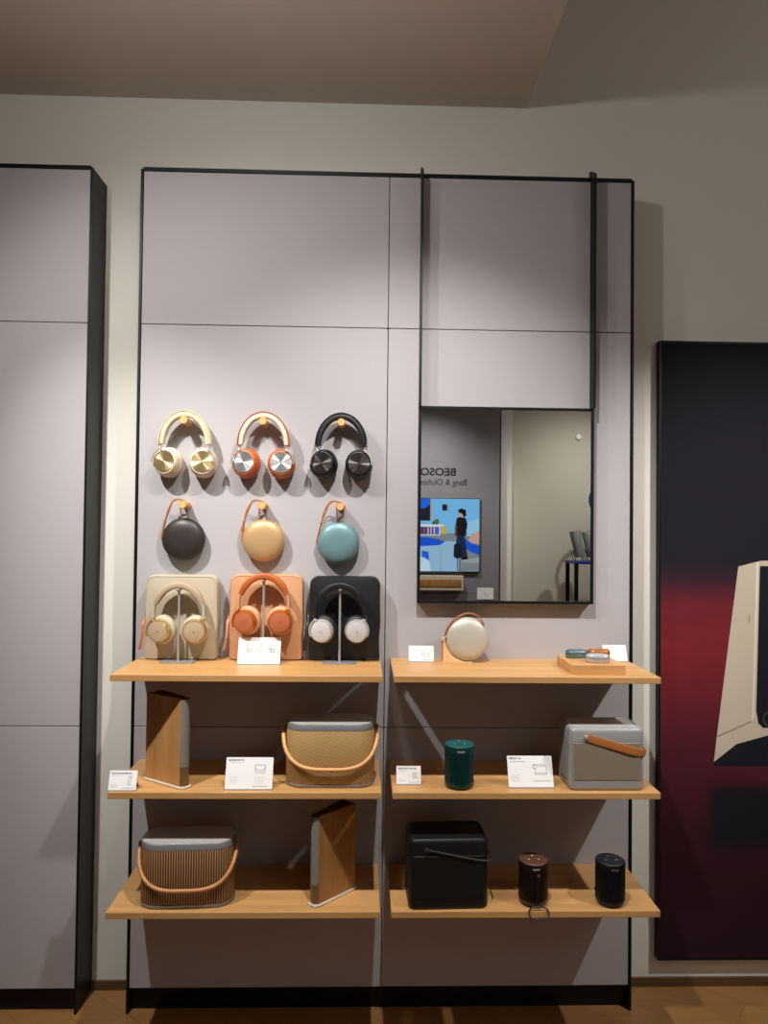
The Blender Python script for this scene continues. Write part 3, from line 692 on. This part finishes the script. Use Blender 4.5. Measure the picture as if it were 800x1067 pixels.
box_speaker((1.3840, -0.199, Z2), rad(0), 0.208, 0.126, 0.171, 'grey box speaker with tan leather strap on the middle right shelf', 'beogrey', 'taupe', 'tan', (0.0112,0.0017), 'alu')
box_speaker((0.9460, -0.204, Z3), rad(2), 0.217, 0.130, 0.190, 'black box speaker with thin black strap on the lowest right shelf', 'blackpl', 'blackpl', 'blackp', (0.0030,0.0022), 'rubber', 0.018, 0.045, 0.030, 0.75, 0.006, 'blackgl')

# ------------------------------------------------------------------ ribbed cylinder speakers
def cylinder(x, y, z, label, mat, topm, logo, rz=0, ring=False, tab=False, h=0.121, r=0.0405):
    t = thing('cylinder_speaker', label, 'speaker', (x, y, z), rz, 'small ribbed cylinder speakers')
    b = BM(); lathe(b, [(0.02,0), (0.030,0.001), (0.036,0.005), (r-0.001,0.012), (r,0.017)], 56); link('foot', b, topm if ring else mat, t)
    prof = [(r,0.017)]
    n = 15; z0, z1 = 0.018, h-0.022
    for i in range(n):
        a = z0+(z1-z0)*i/n; c = (z1-z0)/n
        prof += [(r,a), (r,a+c*0.55), (r-0.0026,a+c*0.62), (r-0.0026,a+c*0.94)]
    prof += [(r,z1), (r,h-0.006), (r-0.0006,h-0.004)]
    b = BM(); lathe(b, prof, 64); link('ribbed_shell', b, mat, t)
    b = BM(); lathe(b, [(r-0.001,h-0.006), (r-0.0006,h-0.003), (r-0.003,h-0.0008), (r-0.006,h), (0.0,h)], 56); tp = link('top', b, topm, t)
    b = BM()
    for a in (90, 210, 330): lathe(b, [(0.0026,0), (0.0026,0.0005), (0,0.0005)], 12, Matrix.Translation((0.016*math.cos(rad(a)), 0.016*math.sin(rad(a)), h)))
    link('buttons', b, logo, tp)
    b = BM()
    for k in range(9):
        a0 = rad(-90-14+28*k/9); a1 = rad(-90-14+28*(k+0.8)/9); q = r+0.0003
        zz = h-0.0155
        poly(b, [(q*math.cos(a0), q*math.sin(a0), zz), (q*math.cos(a1), q*math.sin(a1), zz), (q*math.cos(a1), q*math.sin(a1), zz+0.0032), (q*math.cos(a0), q*math.sin(a0), zz+0.0032)])
    link('logo_strip', b, logo, t, False)
    if ring:
        b = BM(); lathe(b, [(0.004,0), (0.004,0.0012), (0,0.0012)], 16, Matrix.Translation((0.006,-r,h-0.030)) @ YM); link('rivet', b, 'brass', t)
        b = BM(); tube(b, spline([(0.004,-r-0.0012,h-0.034), (0.003,-r-0.0015,0.05), (0.003,-r-0.0015,0.020), (0.004,-r-0.005,0.0105)], 5), 0.0045, 0.001, side=Vector((1,0,0)), seg=8, square=True); link('strap', b, mat, t)
        # the ring hangs from the strap over the front edge of the shelf
        c = []
        for i in range(36):
            a = 2*PI*i/36; ca, sa = math.cos(a), math.sin(a); v = 0.0150*math.copysign(abs(sa)**0.7, sa)
            c.append((0.004+0.0265*math.copysign(abs(ca)**0.7, ca), -0.0545+0.5*v, -0.0030+0.86*v))
        b = BM(); tube(b, c, 0.0023, seg=10, closed=True, side=Vector((0,-0.86,0.5))); link('carabiner', b, 'blackp', t)
    if tab:
        b = BM(); tube(b, [(-r+0.001,0,0.043), (-r-0.004,0,0.040), (-r-0.001,0,0.034)], 0.003, 0.0015, seg=8); link('strap_tab', b, 'blackp', t)
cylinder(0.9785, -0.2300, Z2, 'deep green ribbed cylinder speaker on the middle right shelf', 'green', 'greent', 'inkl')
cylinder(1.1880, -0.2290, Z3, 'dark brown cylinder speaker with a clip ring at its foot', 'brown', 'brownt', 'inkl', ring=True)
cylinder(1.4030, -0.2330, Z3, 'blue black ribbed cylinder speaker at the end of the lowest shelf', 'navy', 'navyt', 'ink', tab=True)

# ------------------------------------------------------------------ big picture on the wall at right
t = thing('wall_picture', 'tall dark red framed print with a pale device on the right wall', 'picture', (1.6735, 0.096, 0.093))
PW, PH = 1.45, 2.020
b = BM(); box(b, 0, PW, 0.0, DW-0.096-0.001, 0, 0.006); box(b, 0, PW, 0.0, DW-0.096-0.001, PH-0.006, PH); box(b, 0, 0.006, 0, DW-0.096-0.001, 0.006, PH-0.006); box(b, PW-0.006, PW, 0, DW-0.096-0.001, 0.006, PH-0.006)
link('picture_frame', b, 'black', t, False)
q = N('printed_backdrop'); sep = q.n('ShaderNodeSeparateXYZ'); q.l(q.coord(), sep.inputs[0])
def ramp(stops, val):
    cr = q.n('ShaderNodeValToRGB'); e = cr.color_ramp.elements
    while len(e) < len(stops): e.new(0.5)
    for el, (p, c) in zip(e, stops): el.position = p; el.color = lin(c) if len(c) == 3 else c
    q.l(val, cr.inputs[0]); return cr.outputs[0]
zn = q.math('DIVIDE', sep.outputs[2], PH)
bg = ramp([(0.0,(48,24,34)), (0.20,(58,24,34)), (0.36,(92,30,42)), (0.50,(134,38,46)), (0.565,(120,36,46)), (0.61,(58,32,44)), (0.64,(31,31,40)), (1.0,(23,23,31))], zn)
nzz = q.noise(5, (1,1,6), 6)
bg2 = q.mix(q.math('MULTIPLY', nzz, 0.35), bg, lin((34,18,26)))
def sm(v, a, c): 
    mr = q.n('ShaderNodeMapRange', interpolation_type='SMOOTHSTEP'); mr.inputs[1].default_value = a; mr.inputs[2].default_value = c; q.l(v, mr.inputs[0]); return mr.outputs[0]
mask = q.math('MULTIPLY', sm(sep.outputs[0], 0.145, 0.195), q.math('MULTIPLY', sm(sep.outputs[2], 0.325, 0.395), q.math('SUBTRACT', 1.0, sm(sep.outputs[2], 0.535, 0.585))))
q.set(q.mix(mask, bg2, lin((26,25,28))), 0.8, spec=0.15); M['print'] = q.m
M['prcream'] = plain('printed_cream', (200,186,166), 0.8, var=0.06, scale=6, spec=0.15); M['prcream2'] = plain('printed_cream_light', (226,216,200), 0.8, spec=0.15); M['prdark'] = plain('printed_dark', (26,28,36), 0.8, spec=0.15); M['prline'] = plain('printed_line', (120,108,96), 0.8, spec=0.15)
b = BM(); box(b, 0.006, PW-0.006, 0.002, 0.006, 0.006, PH-0.006); pr = link('printed_sheet', b, 'print', t, False)
b = BM()
def P(pts, y, mi): poly(b, [(x-1.672, y, z-0.095) for x, z in pts], mi)
P([(1.9364,1.3725), (2.0111,1.392), (2.30,1.40), (2.72,1.385), (2.78,0.86), (2.80,0.75), (1.95,0.755), (1.856,0.735), (1.8657,0.818)], 0.0016, 0)
P([(1.996,1.385), (2.004,1.388), (1.989,0.880), (1.981,0.866)], 0.0013, 1)
P([(1.857,0.735), (1.93,0.792), (2.05,0.825), (2.80,0.835), (2.81,0.72), (1.856,0.722)], 0.0012, 2)
P([(2.0085,1.375), (2.70,1.372), (2.74,0.90), (2.02,0.845), (2.003,0.86), (1.996,0.90)], 0.0010, 2)
P([(1.8665,0.818), (1.8665,0.8155), (1.9795,0.865), (1.9795,0.8675)], 0.0009, 3)
P([(1.972,1.215), (1.974,1.215), (1.9725,1.190), (1.9705,1.190)], 0.0009, 3)
pts = arcp(2.04, 0.875, 0.020, 0.022, 0, 345, 18)
strokes(b, [((a[0]-1.672,a[1]-0.095), (c_[0]-1.672,c_[1]-0.095)) for a, c_ in path(pts)], 0.003, 0.0007, 3)
link('printed_device', b, ['prcream', 'prcream2', 'prdark', 'prline'], t, False)

# ------------------------------------------------------------------ the far side of the shop, seen in the mirror
t = thing('media_wall_panel', 'mid grey felt panel on the opposite wall behind the television', 'wall panel', (0, -5.5, 0))
b = BM(); box(b, -1.6, 2.150, -0.115, 0.0, 0.06, 0.788); link('felt_panel', b, 'felt_dark', t, False)
b = BM(); box(b, -1.6, 2.150, -0.115, 0.0, 0.792, 2.878); link('felt_panel', b, 'felt_dark', t, False)
b = BM(); box(b, 2.151, 2.163, -0.119, 0.003, 0.0, 2.878); box(b, -1.6, 2.151, -0.118, -0.02, 0.0, 0.058); link('edge_trim', b, 'black', t, False)
b = BM(); box(b, 2.175, 2.30, YB, YB+0.03, 0, 3.6); struct('trim_1', b, 'wall')
def lettering(s, head, wid, hgt, x, z, bold, label):
    hb = text_bm(head, 1.0, bold); hw = max(v.co.x for v in hb.verts); hb.free()
    cb = text_bm('B', 1.0, bold); ch = max(v.co.y for v in cb.verts); cb.free()
    tb = text_bm(s, 1.0, bold)
    for v in tb.verts: v.co.x *= wid/hw; v.co.y *= hgt/ch
    for v in tb.verts: v.co = Vector((-v.co.x, 0.001+v.co.z*2, v.co.y))
    o = link('wall_lettering', tb, 'black', None, False, 0, (x, -5.5, z)); tag(o, label, 'sign')
lettering('BEOSOUND', 'BEOSO', 0.386, 0.078, 1.686, 2.045, 0.024, 'bold black capital letters on the grey panel above the television')
lettering('Bang & Olufsen', 'Bang & Olufse', 0.478, 0.064, 1.803, 1.942, 0.0, 'thin black lettering in a second line under the bold capitals')
tv = thing('television', 'large television on the grey panel showing a blue living room', 'television', (1.242, -5.495, 1.02))
b = BM(); box(b, -0.695, 0.695, 0, 0.035, 0, 0.783); link('television_body', b, 'blackpl', tv, False, 0.003)
scr = {}
def col(rgb):
    k = tuple(rgb)
    if k not in scr: scr[k] = (len(scr), emit('screen_%d_%d_%d' % k, k, 0.85))
    return scr[k][0]
b = BM(); lay = [0.0355]
def T(pts, rgb):
    lay[0] += 0.0003
    out = []
    for cx_, cy_ in pts:
        X = 1.937-(430-cx_)*0.001538; Z = 1.803-(cy_-335)*0.001564
        out.append((min(max(X-1.242,-0.688),0.688), lay[0], min(max(Z-1.02,0.007),0.776)))
    poly(b, out, col(rgb))
LF = -480
def rc(x0, y0, x1, y1): return [(x0,y0), (x1,y0), (x1,y1), (x0,y1)]
def oc(cx_, cy_, rx, ry, n=18): return [(cx_+rx*math.cos(2*PI*i/n), cy_+ry*math.sin(2*PI*i/n)) for i in range(n)]
T(rc(LF,330,440,840), (118,190,240)); T([(LF,580),(200,575),(430,560),(440,840),(LF,840)], (128,138,142))
T([(340,500),(440,470),(440,600),(340,590)], (150,205,240))
T(rc(-60,330,85,490), (18,26,48)); T([(-60,330),(85,330),(85,380),(40,410),(-60,400)], (24,100,230)); T(rc(85,330,95,490), (180,160,120))
T(rc(168,378,200,420), (16,16,20)); T(rc(200,382,208,420), (96,150,190))
T(rc(165,525,200,578), (214,178,70)); T(rc(-200,515,180,526), (226,232,238)); T(rc(-200,526,155,590), (200,210,220))
T(rc(-180,532,85,582), (60,70,100)); T(rc(95,532,145,582), (30,90,190))
for k in range(8): T(rc(40+k*14,536,47+k*14,580), [(210,60,50),(30,80,200),(230,220,200)][k%3])
T(oc(130,497,17,20), (90,110,70)); T(oc(108,505,8,12), (60,60,50))
T([(LF,610),(60,600),(140,612),(190,635),(170,680),(LF,690)], (16,84,214))
T([(LF,690),(150,655),(200,625),(270,630),(290,760),(285,840),(LF,840)], (150,190,220)); T([(LF,760),(20,730),(80,760),(95,840),(LF,840)], (196,222,240)); T([(30,690),(75,700),(80,760),(45,735),(30,740)], (28,98,220))
T([(155,690),(160,690),(163,830),(158,830)], (120,160,196))
T([(320,600),(370,640),(440,655),(440,720),(370,700),(325,670)], (20,88,214)); T([(345,620),(375,575),(440,555),(440,645),(380,640)], (206,160,150))
T([(300,750),(440,735),(440,775),(300,770)], (150,162,164))
T([(268,470),(290,462),(330,470),(342,510),(330,590),(290,600),(256,590),(258,530)], (14,14,18)); T([(256,520),(272,520),(270,590),(256,585)], (110,60,40))
T([(272,590),(322,585),(345,735),(310,748),(290,680),(262,650)], (26,38,72)); T(oc(304,442,24,24), (206,160,140)); T([(276,415),(300,404),(330,414),(334,450),(318,468),(304,440),(280,432)], (12,12,16))
T([(250,650),(262,645),(300,648),(308,660),(304,738),(270,745),(248,730)], (20,26,36)); T(rc(274,745,280,828), (30,32,40)); T(rc(288,745,293,828), (30,32,40))
T([(300,738),(346,730),(346,748),(302,752)], (14,14,18))
link('screen', b, [v[1] for k, v in sorted(scr.items(), key=lambda kv: kv[1][0])], tv, False)
t = thing('soundbar', 'slim soundbar with brown grille fixed below the television', 'speaker', (1.15, -5.5, 0.80))
b = BM(); box(b, -0.60, 0.61, 0.001, 0.10, 0.028, 0.185); link('bar_body', b, 'platew', t, False, 0.006)
b = BM(); tube(b, [(-0.55,0.094,0.105), (0.585,0.094,0.105)], 0.014, 0.045, seg=18, square=True, side=Vector((0,1,0))); link('bar_grille', b, 'oak_v2', t)
b = BM(); box(b, -0.0875, 0.0875, 0, 0.006, -0.061, 0.061); pc = link('price_card', b, 'white', None, False, 0, (2.005, -5.499, 0.793)); tag(pc, 'white card fixed to the grey panel below the television', 'sign')
b = BM(); strokes(b, [((-0.03,0.035),(-0.075,0.035)) , ((-0.02,0.0),(0.02,0.0)), ((-0.02,-0.02),(0.03,-0.02))], 0.005, 0, 0)
for v in b.verts: v.co.y = 0.0065
link('printed_marks', b, 'inkl', pc, False)
b = BM(); lathe(b, [(0.035,0), (0.035,0.008), (0.025,0.02), (0,0.024)], 24, Matrix.Rotation(-PI/2, 4, 'X')); s_ = link('wall_sensor', b, 'white', None, True, 0, (3.03, YB+0.001, 2.49)); tag(s_, 'small round white sensor high on the beige wall in the mirror', 'sensor')
# blue high table with tilted speakers
t = thing('high_table', 'tall blue topped table with black legs by the beige wall', 'table', (3.155, -5.15, 0))
b = BM(); box(b, -0.35, 0.35, -0.18, 0.18, 1.14, 1.165); link('table_top', b, 'bluept', t, False, 0.003)
for sx in (-0.325, 0.325):
    for sy in (-0.155, 0.155):
        b = BM(); box(b, sx-0.018, sx+0.018, sy-0.018, sy+0.018, 0, 1.14); link('table_leg', b, 'black', t, False, 0.002)
def pot(x, y, label):
    t = thing('tilted_speaker', label, 'speaker', (x, y, 1.165), 0, 'tilted silver speakers on the blue table')
    R = Matrix.Translation((0,0,0.045)) @ Matrix.Rotation(rad(-12), 4, 'Y')
    b = BM(); lathe(b, [(0.042,0), (0.046,0.004), (0.058,0.255), (0.055,0.26), (0.0,0.256)], 40, R); link('body', b, 'alug', t)
    b = BM(); lathe(b, [(0.0585,0.256), (0.0585,0.270), (0.052,0.271), (0.052,0.258)], 40, R); link('rim', b, 'chrome', t)
    b = BM()
    for s in (-1, 1): tube(b, spline([(-0.050,s*0.03,0.0), (-0.066,s*0.04,0.05), (-0.082,s*0.045,0.11)], 5), 0.006, 0.004, seg=8); tube(b, [(0.03,s*0.03,0.0), (0.02,s*0.03,0.05)], 0.006, 0.004, seg=8)
    link('stand_foot', b, 'black', t)
pot(2.905, -5.12, 'tilted silver speaker nearest the edge of the blue table')
pot(3.045, -5.17, 'second tilted silver speaker further along the blue table')
t = thing('hoop_lamp', 'slim blue hoop standing on the blue table', 'lamp', (3.135, -5.02, 1.165))
b = BM(); tube(b, [(0.165*math.cos(2*PI*i/48), 0, 0.62+0.165*math.sin(2*PI*i/48)) for i in range(48)], 0.011, 0.011, seg=10, closed=True); link('hoop', b, 'bluept', t)
b = BM(); tube(b, [(0,0,0.01), (0,0,0.455)], 0.011, seg=10); link('stem', b, 'bluept', t)
b = BM(); lathe(b, [(0.06,0), (0.06,0.010), (0.05,0.013), (0,0.013)], 28); link('foot', b, 'bluept', t)
